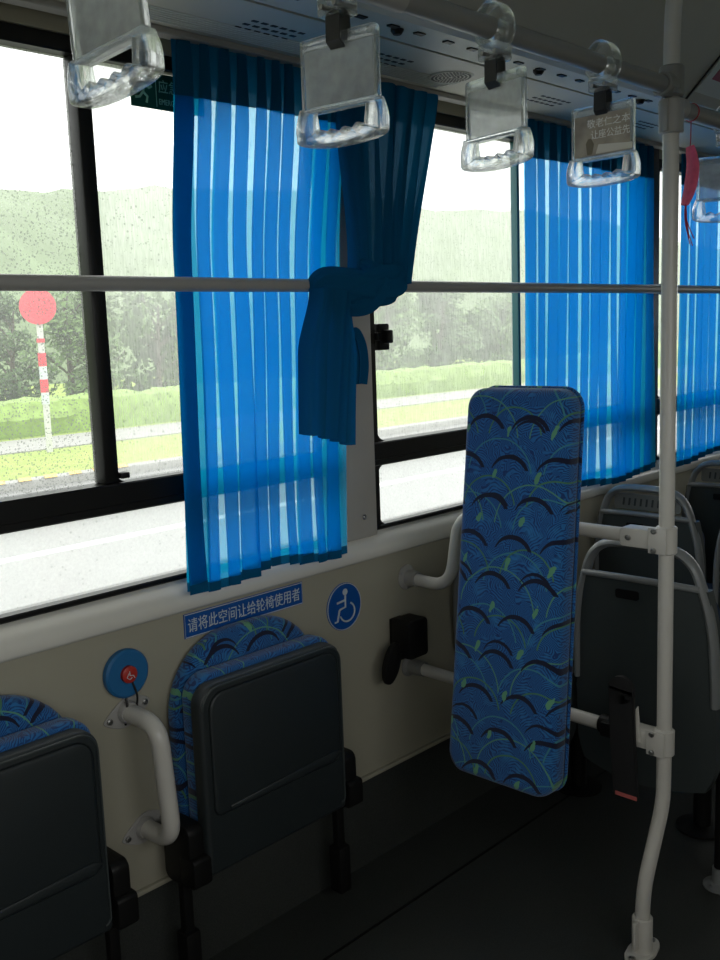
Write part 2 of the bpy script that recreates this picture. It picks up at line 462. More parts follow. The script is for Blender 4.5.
# windows: frame, divider bars, panes, latch
def window(n, x0, x1, xd, label, mats, edge=False):
    w = thing('window_%d' % n, ((x0 + x1) / 2, .03, ZG0), label, None, kind='structure'); del_cat(w)
    f = nb()
    R = lambda r: rrect(x0, x1, ZG0, ZT, .001)
    prism(f, rrect(x0, x1, ZG0 - .003, ZT, .002), .012, .055, 'xz', hole=rrect(x0 + .034, x1 - .034, ZG1 if False else ZB1, ZG1, .035))
    # the lower fixed light is cut as a second opening: fill strip between
    f.free(); f = nb()
    def bar(a0, a1, c0, c1, y0=.008, y1=.055): span(f, (a0, y0, c0), (a1, y1, c1), .003, 1)
    bar(x0, x1, ZG1, ZT); bar(x0, x1, ZB0, ZB1, -.002); bar(x0, x1, ZG0 - .004, ZG0 + .008)
    bar(x0, x0 + .036, ZG0, ZT); bar(x1 - .036, x1, ZG0, ZT)
    # thin drip rail on the bar
    span(f, (x0, -.006, ZB0 + .012), (x1, 0, ZB0 + .017))
    def corner(cx, cz, sx, sz, r=.035):
        o = [(cx, cz)] + [(cx + sx * r * (1 - math.sin(a)), cz + sz * r * (1 - math.cos(a))) for a in [k * PI / 16 for k in range(9)]]
        prism(f, o, .015, .05, 'xz')
    for cz, sz in ((ZB1, 1), (ZG1, -1)):
        corner(x0 + .036, cz, 1, sz); corner(x1 - .036, cz, -1, sz)
    corner(x0 + .036, ZG0 + .006, 1, 1, .03); corner(x0 + .036, ZB0, 1, -1, .03)
    corner(x1 - .036, ZG0 + .006, -1, 1, .03); corner(x1 - .036, ZB0, -1, -1, .03)
    if not edge: corner(xd + .016, ZB1, 1, 1, .02); corner(xd + .016, ZG1, 1, -1, .02)
    obj('frame', f, 'frame', w)
    d = nb()
    if edge: span(d, (xd - .006, .018, ZB1), (xd + .006, .044, ZG1), .002)
    else: span(d, (xd - .016, .006, ZB1), (xd + .016, .05, ZG1), .004)
    obj('divider', d, 'glass_edge' if edge else 'frame', w)
    for (a, c, z0, z1, y, mt) in ((x0 + .02, xd, ZB1 - .01, ZG1 + .02, .04, mats[0]), (xd, x1 - .02, ZB1 - .01, ZG1 + .02, .03, mats[1]), (x0 + .02, x1 - .02, ZG0, ZB0 + .01, .035, mats[2])):
        p = nb(); span(p, (a, y, z0), (c, y + .0005, z1)); 
        # single sheet: keep just the inner face
        bmesh.ops.delete(p, geom=[fa for fa in p.faces if fa.normal.y > -.5], context='FACES')
        obj('pane', p, mt, w)
    return w
def del_cat(w):
    if 'category' in w: del w['category']
w1 = window(1, .12, 1.705, 1.062, 'sliding bus window on the left, beaded with rain', ('glass_rain', 'glass_mist', 'glass_low'))
w2 = window(2, 1.815, 3.20, 2.502, 'sliding bus window in the middle with a black latch', ('glass_fog', 'glass_fog', 'glass_low'), True)
w3 = window(3, 3.33, 4.75, 4.1, 'far bus window behind the last curtain', ('glass_mist', 'glass_mist', 'glass_low'))
b = nb(); span(b, (1.862, .004, 1.343), (1.90, .028, 1.410), .004); span(b, (1.872, -.014, 1.360), (1.895, .006, 1.394), .004); span(b, (1.85, .0, 1.368), (1.866, .02, 1.388), .003)
obj('latch', b, 'black', w2)
b = nb(); span(b, (1.078, -.002, 1.118), (1.098, .02, 1.13), .002); obj('catch', b, 'black', w1)

# emergency sign stuck inside the left window
es = thing('exit_sign', (1.24, .024, 1.852), 'small green emergency exit sign on the window glass beside the curtain', 'sign')
b = nb(); span(b, (1.178, .024, 1.852), (1.36, .026, 1.922), .0005, 1); obj('plate', b, 'exit', es)
b = nb()
span(b, (1.238, .0232, 1.857), (1.2395, .0242, 1.918))
t = fit(text_bm('应急出口', .03), .098, .026); bmesh.ops.transform(t, matrix=Matrix.Translation((1.294, .0236, 1.898)) @ WALLM, verts=t.verts); bm_add(b, t)
t = fit(text_bm('EMERGENCY EXIT', .03), .098, .011); bmesh.ops.transform(t, matrix=Matrix.Translation((1.294, .0236, 1.868)) @ WALLM, verts=t.verts); bm_add(b, t)
# running figure: head, body, limbs
def stroke(bm, pts, r, y): tube(bm, [(x, y, z) for x, z in pts], r, 8)
lathe(b, [(0, 0), (.006, 0), (.006, .001), (0, .001)], (1.214, .0235, 1.909), (0, -1, 0), 14)
for pts in (((1.212, 1.9), (1.207, 1.882)), ((1.212, 1.898), (1.222, 1.891), (1.228, 1.895)), ((1.21, 1.898), (1.199, 1.893), (1.197, 1.885)), ((1.207, 1.882), (1.217, 1.874), (1.214, 1.862)), ((1.207, 1.882), (1.199, 1.872), (1.188, 1.87))):
    stroke(b, pts, .0026, .0238)
obj('lettering', b, 'exittext', es)

# ------------------------------------------------------------------ overhead duct and ceiling
b = nb()
prof = [(0, ZT + .003), (-.005, 1.988), (-.075, 1.984), (-.293, 1.978), (-.293, 2.0), (-.303, 2.0), (-.303, 1.978), (-.425, 1.966), (-.445, 1.972), (-.62, ZC - .03), (-.64, ZC + .03), (0, ZC + .03)]
prism(b, prof, XL, XR, 'yz')
dt = struct('trim_6', b, 'duct', 'grey air duct panel running above the windows', ang=20)
# ribs near the track
b = nb()
for k in range(7): span(b, (XL, -.09 - k * .011, 1.9815 - k * .0003), (2.0, -.093 - k * .011, 1.986))
obj('rib', b, 'ceiling', dt)
def dz(y): return 1.978 + (y + .293) * .0272 if y > -.295 else 1.978 + (y + .301) * (.012 / .124)
b = nb()
for k in range(46):
    x = -.2 + k * .085 + rnd.uniform(-.004, .004); y = -.385
    span(b, (x - .012, y - .0065, dz(y) - .003), (x + .012, y + .0065, dz(y) + .004))
obj('air_hole', b, 'black', dt)
for x in (.55, 1.05, 1.53, 2.02, 2.5, 3.0):
    b = nb(); lathe(b, [(0, -.012), (.008, -.011), (.013, -.004), (.013, .004)], (x, -.372, dz(-.372)), (0, 0, 1), 16); obj('latch_knob', b, 'black', dt)
for x in (1.30, 1.63, 2.28, 2.8):
    b = nb()
    for i in range(6):
        for j in range(3): span(b, (x + i * .024, -.155 - j * .026, dz(-.155 - j * .026) - .0012), (x + i * .024 + .014, -.163 - j * .026, dz(-.17) + .004))
    obj('vent', b, 'black', dt)
# speaker grille: ring of drilled holes
sx, sy = 1.935, -.185
b = nb(); lathe(b, [(0, -.003), (.052, -.003), (.056, 0), (.056, .004)], (sx, sy, dz(sy)), (0, 0, 1), 32); gr = obj('speaker_grille', b, 'duct', dt)
b = nb()
for r in range(1, 6):
    for k in range(r * 7):
        a = 2 * PI * k / (r * 7); lathe(b, [(0, -.0008), (.0032, -.0008), (.0032, .001)], (sx + .009 * r * math.cos(a), sy + .009 * r * math.sin(a), dz(sy) - .003), (0, 0, 1), 6)
obj('grille_hole', b, 'black', gr)
# dark joint across the cove
b = nb()
for a, c in (((-.446, 1.971), (-.619, ZC - .031)),):
    prism(b, [(a[0], a[1]), (c[0], c[1]), (c[0] - .003, c[1] - .002), (a[0] - .003, a[1] - .002)], 2.60, 2.606, 'yz')
obj('panel_joint', b, 'black', dt)
# curtain track
b = nb(); span(b, (.15, -.066, 1.972), (4.7, -.034, 1.986), .002, 1); obj('curtain_track', b, 'rail', dt)
b = nb(); span(b, (XL, YO, ZC), (XR, .07, ZC + .05)); cl = struct('ceiling', b, 'ceiling', 'plain grey bus ceiling')
# opposite duct, unseen wall with an opening sized for the light, ends
b = nb(); prism(b, [(YO, 1.99), (YO + .42, 1.97), (YO + .62, ZC + .01), (YO, ZC + .01)], XL, XR, 'yz'); struct('trim_7', b, 'duct', 'grey air duct panel on the opposite side')
b = nb(); span(b, (XL, YO - .06, 0), (XR, YO, 1.1)); span(b, (XL, YO - .06, 1.8), (XR, YO, ZC + .06))
for x0_, x1_ in ((XL, OW[0]), (OW[1], XR)): span(b, (x0_, YO - .06, 1.05), (x1_, YO, 1.85))
struct('wall_right', b, 'wall', 'cream bus wall on the opposite side')
b = nb(); span(b, (XL - .06, YO, 0), (XL, .07, ZC)); struct('wall_back', b, 'wall', 'cream bus wall behind the viewer')
b = nb(); span(b, (XR, YO, 0), (XR + .06, .07, 1.25)); span(b, (XR, YO, 1.75), (XR + .06, .07, ZC)); struct('wall_front', b, 'wall', 'bus front wall below the windscreen')  # unseen windscreen gap, kept small to limit daylight inside

# adverts stuck on the cove and strip, upper right
ad = thing('advert_sticker', (2.92, -.53, 2.05), 'teal and pink advert sticker on the duct cove right of the pole', 'sticker')
def cove(x, s, off=.003):       # s 0..1 up the cove
    y = -.445 - .175 * s; z = 1.972 + (ZC - .03 - 1.972) * s
    return V((x, y - .71 * off, z - .70 * off))
def cove_slab(bm, x0, x1, s0, s1, o0, o1):
    A = [bm.verts.new(cove(x, s, o0)) for x, s in ((x0, s0), (x1, s0), (x1, s1), (x0, s1))]
    B = [bm.verts.new(cove(x, s, o1)) for x, s in ((x0, s0), (x1, s0), (x1, s1), (x0, s1))]
    bm.faces.new(A); bm.faces.new(B)
    for k in range(4): bm.faces.new((A[k], A[(k + 1) % 4], B[(k + 1) % 4], B[k]))
b = nb(); cove_slab(b, 2.62, 3.3, .12, .92, 0, .002); obj('sheet', b, 'ceiling', ad)
b = nb(); cove_slab(b, 2.635, 3.28, .56, .88, .002, .0026); obj('banner', b, 'teal', ad)
b = nb()
cove_slab(b, 2.65, 3.26, .30, .50, .002, .0026); obj('band', b, 'pink', ad)

# ------------------------------------------------------------------ curtains
def curtain_bm(x0f, x1f, z0, z1, y0, n, k, depth, seed, j0, j1, i0=0, i1=None, nv=52, per=22):
    r = random.Random(seed); bm = nb()
    amps = [k * r.uniform(.965, 1.04) for _ in range(n + 1)]; ph = [r.uniform(-.6, .6) for _ in range(n + 1)]
    dr = [r.uniform(-.5, .5) for _ in range(n + 1)]
    amps[0] = k * 1.3
    wid = [r.uniform(.86, 1.14) for _ in range(n)]; tot = sum(wid); acc = [0]
    for w in wid: acc.append(acc[-1] + w / tot)
    nu = n * per; rows = []; i1 = nu if i1 is None else i1 * per; i0 *= per
    for j in range(j0, j1 + 1):
        t = j / nv; z = z1 + (z0 - z1) * t; row = []
        for i in range(i0, i1 + 1):
            q = i / per; c = min(int(q), n - 1); f = q - c
            u = acc[c] + (acc[c + 1] - acc[c]) * f
            s = f; a = amps[c] * (1 - s) + amps[c + 1] * s
            a *= .75 + .25 * min(1, t * 8)                     # header tape holds the pleats tight
            w = (acc[c + 1] - acc[c])
            dd = dr[c] * (1 - f) + dr[c + 1] * f
            phi = 2 * PI * q + .9 * math.sin(2.2 * t + 4 * dd) * t * .9
            X0, X1 = x0f(t), x1f(t)
            x = X0 + (X1 - X0) * (u + a * w / (2 * PI) * math.sin(phi))
            x += .008 * math.sin(4 * t + 2 * PI * dd) * t
            y = y0 + depth * (.75 + .25 * math.cos(3 * t + q)) * math.cos(phi + .5) + .004 * math.sin(7 * u * PI + 3 * t)
            zz = z + (.010 * math.sin(u * 9 + seed) * t)
            row.append(bm.verts.new((x, y, zz)))
        rows.append(row)
    for A, B in zip(rows, rows[1:]):
        for i in range(len(A) - 1): bm.faces.new((A[i], A[i + 1], B[i + 1], B[i]))
    return bm, rows
def lerpf(*pts):
    def f(t):
        for (a, p), (b_, q) in zip(pts, pts[1:]):
            if t <= b_:
                s = (t - a) / (b_ - a); s = s * s * (3 - 2 * s); return p + (q - p) * s
        return pts[-1][1]
    return f
def make_curtain(x0f, x1f, z0, z1, y, n, k, depth, seed, label, cat='curtain', hem=0):
    xm = (x0f(.5) + x1f(.5)) / 2
    t = thing('curtain', (xm, y, z0), label, cat)
    bm, _ = curtain_bm(x0f, x1f, z0 + .018, z1, y, n, k, depth, seed, 5, 52, hem); obj('panel', bm, 'curtain', t, ang=180)
    if hem: bm, _ = curtain_bm(x0f, x1f, z0 + .018, z1, y, n, k, depth, seed, 5, 52, 0, hem); obj('side_hem', bm, 'curtain_hem', t, ang=180)
    bm, _ = curtain_bm(x0f, x1f, z0 + .018, z1, y, n, k, depth, seed, 0, 5); obj('header_tape', bm, 'curtain_dense', t, ang=180)
    # hem: doubled cloth along the bottom edge, same folds
    bm, rows = curtain_bm(x0f, x1f, z0 + .018, z1, y, n, k, depth, seed, 51, 52)
    keep = set(rows[-1]); last = rows[-1]
    pts = [v.co.copy() for v in last]; bm.free(); bm = nb()
    A = [bm.verts.new(p) for p in pts]; B = [bm.verts.new(p + V((0, 0, -.02))) for p in pts]
    for i in range(len(A) - 1): bm.faces.new((A[i], A[i + 1], B[i + 1], B[i]))
    obj('hem', bm, 'curtain_dense', t, ang=180)
    return t
make_curtain(lerpf((0, 1.232), (.4, 1.20), (1, 1.195)), lerpf((0, 1.71), (.45, 1.665), (1, 1.645)), .868, 1.972, -.05, 10, 3.7, .0065, 3,
             'wide blue pleated curtain drawn over the left window beside the pillar', hem=1)
make_curtain(lerpf((0, 2.44), (1, 2.43)), lerpf((0, 3.215), (1, 3.205)), .868, 1.972, -.05, 13, 3.7, .0065, 11,
             'blue pleated curtain behind the upright patterned pad')
make_curtain(lerpf((0, 3.42), (1, 3.40)), lerpf((0, 4.25), (1, 4.27)), .868, 1.972, -.05, 13, 3.7, .0065, 23,
             'far blue pleated curtain seen right of the vertical pole')

# tied curtain: gathered drape, wound knot, hanging tail
tc = thing('curtain', (1.75, -.10, 1.13), 'dark blue curtain gathered and knotted over the window rail', 'curtain')
def gather(rows_spec, n, seed, nu=90, nv=26, layers=1):
    """rows_spec(t) -> (x0, x1, y, z, depth)"""
    bm = nb(); r = random.Random(seed); ph = r.uniform(0, 6); rows = []
    for j in range(nv + 1):
        t = j / nv; x0, x1, y, z0, z1, d = rows_spec(t); row = []
        for i in range(nu + 1):
            u = i / nu; w = 2 * PI * n * u + ph + .5 * math.sin(3 * u * PI + 2 * t)
            x = x0 + (x1 - x0) * u + .35 * (x1 - x0) / n * math.sin(w)
            belly = math.sin(PI * u) * d * .8
            row.append(bm.verts.new((x, y - belly - d * .55 * math.cos(w) - .3 * d * math.cos(2.3 * w + 1), z0 + (z1 - z0) * u)))
        rows.append(row)
    for A, B in zip(rows, rows[1:]):
        for i in range(nu): bm.faces.new((A[i], A[i + 1], B[i + 1], B[i]))
    return bm
def sp_up(t):
    e = t * t * (3 - 2 * t)
    x0 = 1.70 - .045 * t; x1 = 2.05 - .10 * t - .115 * e
    return x0, x1, -.055 - .055 * e, 1.972 + (1.515 - 1.972) * t, 1.972 + (1.50 - 1.972) * t, .016 + .014 * e
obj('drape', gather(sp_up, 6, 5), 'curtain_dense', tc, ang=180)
def sp_tail(t):
    e = min(1, t * 2.2); e = e * e * (3 - 2 * e)
    x0 = 1.505 - .035 * e - .006 * t; x1 = 1.60 + .022 * e
    return x0, x1, -.135 + .02 * t, 1.49 + (1.178 - 1.49) * t, 1.475 + (1.133 - 1.475) * t, .032 - .012 * t
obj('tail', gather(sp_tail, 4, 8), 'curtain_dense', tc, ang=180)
# knot: cloth rope wound once round the rail, ridged section
b = nb()
prof = []
for k in range(40):
    a = 2 * PI * k / 40; rr = 1 + .10 * math.sin(7 * a) + .05 * math.sin(13 * a + 1); prof.append((rr * math.cos(a), rr * math.sin(a)))
path = smooth_path([(1.80, -.085, 1.575), (1.785, -.105, 1.53), (1.755, -.135, 1.502), (1.71, -.150, 1.490), (1.655, -.155, 1.488), (1.585, -.145, 1.496), (1.545, -.125, 1.50), (1.535, -.112, 1.478)], 8)
tube(b, path, lambda t: .022 + .016 * math.sin(PI * t) + .002 * math.sin(9 * t), prof=prof)
path = smooth_path([(1.675, -.115, 1.545), (1.685, -.155, 1.515), (1.665, -.168, 1.485), (1.64, -.155, 1.457), (1.605, -.13, 1.452), (1.58, -.115, 1.46)], 8)
tube(b, path, lambda t: .016 + .012 * math.sin(PI * t), prof=prof)
path = smooth_path([(1.76, -.10, 1.56), (1.745, -.145, 1.525), (1.66, -.165, 1.508), (1.575, -.150, 1.475), (1.53, -.13, 1.44)], 8)
tube(b, path, lambda t: .014 + .012 * math.sin(PI * t), prof=prof)
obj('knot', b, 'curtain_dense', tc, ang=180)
# tie band hanging on the pillar
b = nb()
pts = smooth_path([(1.742, -.03, 1.395), (1.722, -.035, 1.37), (1.728, -.034, 1.30), (1.758, -.032, 1.262)], 6)
for off in (0, .022):
    pass
tube(b, smooth_path([(1.725, -.022, 1.375), (1.742, -.026, 1.392), (1.76, -.03, 1.36), (1.764, -.032, 1.31), (1.758, -.03, 1.265)], 6), .006, prof=[(-.5, -1.9), (.5, -1.9), (.5, 1.9), (-.5, 1.9)])
span(b, (1.735, -.024, 1.265), (1.765, -.018, 1.37), .002)
tag(obj('curtain_tie', b, 'curtain_dense'), 'narrow dark blue tie band hanging on the pillar under the knot', 'curtain tie')

# ------------------------------------------------------------------ window rail
rl = thing('window_rail', (2.5, -.10, 1.49), 'long grey guard rail across all the windows', 'rail')
b = nb(); tube(b, [(-.05, -.10, 1.4965), (4.8, -.10, 1.4965)], .0142, 20); obj('bar', b, 'rail', rl)
for x in (.05, 3.19, 4.79):
    b = nb(); cyl(b, (x, -.008, 1.4965), (x, -.088, 1.4965), .011); cyl(b, (x, -.008, 1.4965), (x, -.014, 1.4965), .03, 24, .002)
    cyl(b, (x - .025, -.1, 1.4965), (x + .025, -.1, 1.4965), .019, 20, .003)
    obj('bracket', b, 'ohrail', rl)

# ------------------------------------------------------------------ overhead rails + pole
YP, XP = -.742, 1.932
ZR = 1.852
b = nb(); tube(b, [(XL + .1, YP, ZR), (XP - .02, YP, ZR)], .0165, 24)
oh = thing('overhead_rail', (.6, YP, ZR), 'thick grey overhead rail carrying four clear hand straps', 'rail')
obj('bar', b, 'ohrail', oh)
b = nb(); cyl(b, (.80, YP, ZR), (1.115, YP, ZR), .0185, 24, .003); obj('joint_sleeve', b, 'rail', oh)
oh2 = thing('overhead_rail', (3.5, YP, 1.815), 'grey overhead rail continuing right of the vertical pole', 'rail')
b = nb(); tube(b, [(XP + .02, YP, 1.815), (XR - .3, YP, 1.815)], .0165, 24); obj('bar', b, 'ohrail', oh2)
for o_, x_, z_ in ((oh, XL + .3, ZR), (oh2, 4.6, 1.815)):
    b = nb(); cyl(b, (x_, YP, z_), (x_, YP, ZC), .012); cyl(b, (x_, YP, ZC - .006), (x_, YP, ZC), .035, 24, .001); obj('hanger', b, 'ohrail', o_)

pole = thing('grab_pole', (1.862, YP + .01, 0), 'cream vertical grab pole with a bent foot, floor to ceiling', 'pole')
b = nb()
tube(b, smooth_path([(1.862, YP + .012, .02), (1.863, YP + .012, .10), (1.872, YP + .010, .17), (1.902, YP + .005, .255), (1.925, YP, .33), (XP, YP, .40), (XP, YP, .6), (XP, YP, 1.2), (XP, YP, 1.7), (XP, YP, 1.95), (XP + .008, YP - .003, 2.06), (XP + .012, YP - .004, ZC)], 8), .0162, 24)
obj('tube', b, 'pole', pole)
def screw(bm, c, d, r=.005):
    lathe(bm, [(0, .0035), (r * .45, .0035), (r * .5, .0015), (r * .6, .004), (r, .003), (r, 0)], c, d, 14)
# base: split clamp on an eared plate
b = nb()
x, y = 1.862, YP + .012
lathe(b, [(.0165, .006), (.0225, .006), (.0225, .085), (.0205, .088), (.0165, .088)], (x, y, 0), (0, 0, 1), 24)
prism(b, [(x + .058 * math.cos(a) * (1.0 if abs(math.cos(a)) > .6 else .75), y + .03 * math.sin(a)) for a in [2 * PI * k / 28 for k in range(28)]], 0, .007, 'xy')
span(b, (x - .038, y - .004, .02), (x - .020, y + .004, .086), .002)
bs = obj('floor_clamp', b, 'pole', pole)
for s in (-1, 1):
    b = nb(); screw(b, (x + s * .045, y, .007), (0, 0, 1), .008); obj('bolt', b, 'bolt', bs)
def clamp(z, pole):
    b = nb()
    cyl(b, (XP, YP, z - .030), (XP, YP, z + .030), .0225, 24, .003)
    prism(b, rrect(YP + .0, YP + .10, z - .021, z + .021, .008), XP - .0215, XP + .0215, 'yz', bev=.004)
    span(b, (XP - .021, YP - .012, z - .028), (XP - .0265 , YP + .030, z + .028), .002)
    c = obj('bar_clamp', b, 'pole', pole)
    b = nb()
    b.free()
    for yy, zz in ((YP + .016, z + .021), (YP + .016, z - .021), (YP + .078, z)):
        b = nb(); screw(b, (XP - .0215 - (.005 if yy < YP + .05 else 0), yy, zz), (-1, 0, 0), .0062); obj('screw', b, 'bolt', c)
clamp(.930, pole); clamp(.476, pole)
# tee under the ceiling
b = nb()
cyl(b, (XP, YP, 1.832), (XP, YP, 1.892), .0245, 24, .003); cyl(b, (XP - .046, YP, ZR), (XP, YP, ZR), .0225, 24, .003)
span(b, (XP - .03, YP - .024, 1.834), (XP + .01, YP + .024, 1.845), .003)
obj('tee_fitting', b, 'ohrail', pole)
b = nb(); cyl(b, (XP, YP, 1.762), (XP, YP, 1.829), .0245, 24, .003); cyl(b, (XP, YP, 1.815), (XP + .044, YP, 1.815), .0215, 24, .003)
span(b, (XP - .029, YP - .006, 1.765), (XP - .022, YP + .006, 1.827), .002)
obj('tee_fitting', b, 'rail', pole)

# ------------------------------------------------------------------ hand straps
def hand_strap(X, zr, yaw, label, poster=False, tilt=0., dz=0.):
    y0 = YP
    t = thing('hand_strap', (X, y0, zr), label, 'hand strap', 'clear hand straps on the overhead rail')
    # clear clamp round the rail
    b = nb()
    n = 28; o = []; h = []
    for k in range(n):
        a = 2 * PI * k / n; ca, sa = math.cos(a), math.sin(a)
        o.append((.030 * ca, .041 * sa if sa > 0 else .030 * sa)); h.append((.0166 * ca, .0166 * sa))
    prism(b, [(y0 + p, zr + q) for p, q in o], X - .017, X + .017, 'yz', hole=[(y0 + p, zr + q) for p, q in h], bev=.003)
    prism(b, rrect(y0 - .021, y0 + .021, zr - .048, zr - .022, .004), X - .018, X + .018, 'yz', bev=.003)
    cp = obj('clamp', b, 'acrylic', t)
    for s in (-1, 1):
        b = nb(); cyl(b, (X - .019, y0 + s * .012, zr - .036), (X + .019, y0 + s * .012, zr - .036), .0035, 10); obj('screw', b, 'bolt', cp)
    # strap: flat loop from the clamp down through the top slot
    rot = Matrix.Rotation(yaw, 3, 'Z') @ Matrix.Rotation(tilt, 3, 'X')
    zt = zr - .067 + dz                                    # top edge of the holder
    b = nb(); pts = [(X, y0, zr - .038), (X - .010, y0, zr - .046), (X - .011, y0, zt - .012), (X, y0, zt - .021), (X + .011, y0, zt - .012), (X + .010, y0, zr - .046)]
    lp = []
    P = [V(p) for p in pts]
    for i in range(6):
        for k in range(4):
            lp.append(P[i].lerp(P[(i + 1) % 6], k / 4))
    tube(b, lp, 1, prof=[(-.012, -.0011), (.012, -.0011), (.012, .0011), (-.012, .0011)], closed=True)
    bmesh.ops.transform(b, matrix=Matrix.Translation((X, y0, 0)) @ Matrix.Rotation(yaw * .6, 4, 'Z') @ Matrix.Translation((-X, -y0, 0)), verts=b.verts)
    obj('webbing', b, 'strap', t)
    def place(bm, piv=zt - .01):
        bmesh.ops.transform(bm, matrix=Matrix.Translation((X, y0, piv)) @ rot.to_4x4() @ Matrix.Translation((-X, -y0, -piv)), verts=bm.verts)
        return bm
    W = .0645
    # holder: slim clear case - border rails and two thin faces
    b = nb()
    zb = zt - .094
    prism(b, rrect(y0 - W, y0 + W, zb, zt, .006), X - .0045, X + .0045, 'yz', hole=rrect(y0 - W + .006, y0 + W - .006, zb + .005, zt - .016, .003), bev=.0012)
    for s in (-1, 1): lathe(b, [(0, -.0006), (.005, -.0006), (.005, .001)], (X - .0045, y0 + s * .055, zt - .008), (-1, 0, 0), 14)
    hd = obj('card_holder', place(b), 'acrylic', t)
    b = nb(); span(b, (X - .0022, y0 - W + .006, zb + .005), (X - .0012, y0 + W - .006, zt - .016))
    obj('clear_sheet', place(b), 'sheet', hd)
    if poster:
        b = nb(); span(b, (X - .0040, y0 - W + .007, zb + .006), (X - .0030, y0 + W - .007, zt - .017)); c = obj('poster', place(b), 'poster', t)
        M = Matrix.Rotation(-PI / 2, 4, 'Z') @ WALLM
        b = nb()
        for k, (s, w) in enumerate((('敬老仁之本', .088), ('让座公益先', .080))):
            tx = fit(text_bm(s, .02), w, .0155); bmesh.ops.transform(tx, matrix=Matrix.Translation((X - .0046, y0 - .058 + w / 2, zt - .032 - k * .0200)) @ M, verts=tx.verts); bm_add(b, tx)
        obj('lettering', place(b), 'postertext', c)
        b = nb(); prism(b, [(y0 - .063, zb + .008), (y0 + .012, zb + .008), (y0 + .006, zb + .024), (y0 - .063, zb + .018)], X - .0047, X - .0041, 'yz'); obj('white_band', place(b), 'posterfoot', c)
        b = nb(); prism(b, [(y0 + .020, zb + .008), (y0 + .030, zb + .008), (y0 + .033, zb + .028), (y0 + .028, zb + .036), (y0 + .022, zb + .036), (y0 + .016, zb + .026)], X - .0047, X - .0041, 'yz'); obj('printed_figure', place(b), 'posterfig', c)
    # grip: clear D loop below the holder, bowed cheeks and wavy finger bar
    b = nb()
    n = 44; O = []; I = []
    zg = zb - .052
    # explicit contours, same vertex count
    no = []
    for k in range(12):        # top edge left -> right (along +y)
        no.append((y0 - W + 2 * W * k / 11, zb + .004))
    for k in range(1, 11):     # right cheek going down
        s = k / 10; no.append((y0 + W + .008 * math.sin(PI * min(1, s * 1.15) * .62) , zb + .004 - s * .040))
    for k in range(1, 23):     # bottom, right -> left
        s = k / 22; yy = y0 + (W + .0075) * math.cos(PI * s); no.append((yy * 1.0, zb - .034 - .016 * math.sin(PI * s) ** .6))
    for k in range(1, 10):     # left cheek going up
        s = 1 - k / 10; no.append((y0 - W - .008 * math.sin(PI * min(1, s * 1.15) * .62), zb + .004 - s * .040))
    ni = []; wi = W - .016
    for k in range(12): ni.append((y0 - wi + 2 * wi * k / 11, zb - .003))
    for k in range(1, 11): ni.append((y0 + wi - .004 * (k / 10), zb - .003 - .026 * k / 10))
    for k in range(1, 23):
        s = k / 22; ni.append((y0 + (wi - .004) * (1 - 2 * s), zb - .029 - .004 * math.sin(PI * s) - .0028 * math.cos(8 * PI * s) + .0028))
    for k in range(1, 10): ni.append((y0 - wi + .004 * (1 - k / 10), zb - .003 - .026 * (1 - k / 10)))
    prism(b, no, X - .012, X + .012, 'yz', hole=ni, bev=.004, seg=3)
    obj('grip', place(b), 'acrylic', t)
    return t
hand_strap(.628, ZR, .06, 'clear plastic hand strap nearest the left edge, in front of the window divider', tilt=-.09, dz=.010)
hand_strap(.985, ZR, .10, 'clear plastic hand strap hanging in front of the wide blue curtain')
hand_strap(1.335, ZR, -.16, 'clear plastic hand strap hanging in front of the middle window')
hand_strap(1.665, ZR, -.04, 'clear hand strap holding a brown printed card with white lettering', True)
hand_strap(2.20, 1.815, .25, 'clear plastic hand strap cut by the right edge, beyond the pole')

# red tassel on thread under the second rail
t = thing('hanging_tassel', (2.02, YP, 1.56), 'red ribbon tassel hanging on a thread beside the vertical pole', 'ornament')
b = nb(); tube(b, smooth_path([(2.02, YP, 1.80), (2.021, YP + .001, 1.755), (2.018, YP + .002, 1.74)], 4), .0012, 8); lathe(b, [(.0168, -.002), (.0185, 0), (.0168, .002)], (2.02, YP, 1.815), (1, 0, 0), 20); obj('thread', b, 'thread', t)
b = nb()
for (dx, dy, w) in ((0, 0, .011), (.004, .006, .009), (-.004, -.005, .008)):
    pts = smooth_path([(2.018 + dx, YP + dy, 1.748), (2.020 + dx, YP - .006 + dy, 1.71), (2.016 + dx, YP - .003 + dy, 1.665), (2.012 + dx, YP + .007 + dy, 1.63)], 6)
    tube(b, pts, lambda s, w=w: .95 * w * (.35 + math.sin(PI * (.1 + .8 * s))), prof=[(1, 0), (.6, .25), (0, .32), (-.6, .25), (-1, 0), (-.6, -.25), (0, -.32), (.6, -.25)])
obj('ribbon', b, 'tassel', t)
b = nb()
for k in range(7):
    pts = smooth_path([(2.012, YP + .005, 1.64), (2.012 + rnd.uniform(-.006, .006), YP + .004 + rnd.uniform(-.008, .004), 1.60), (2.014 + rnd.uniform(-.008, .008), YP + rnd.uniform(-.014, .006), 1.575 - rnd.uniform(0, .03))], 5); tube(b, pts, .0011, 6)
obj('fringe', b, 'thread', t)

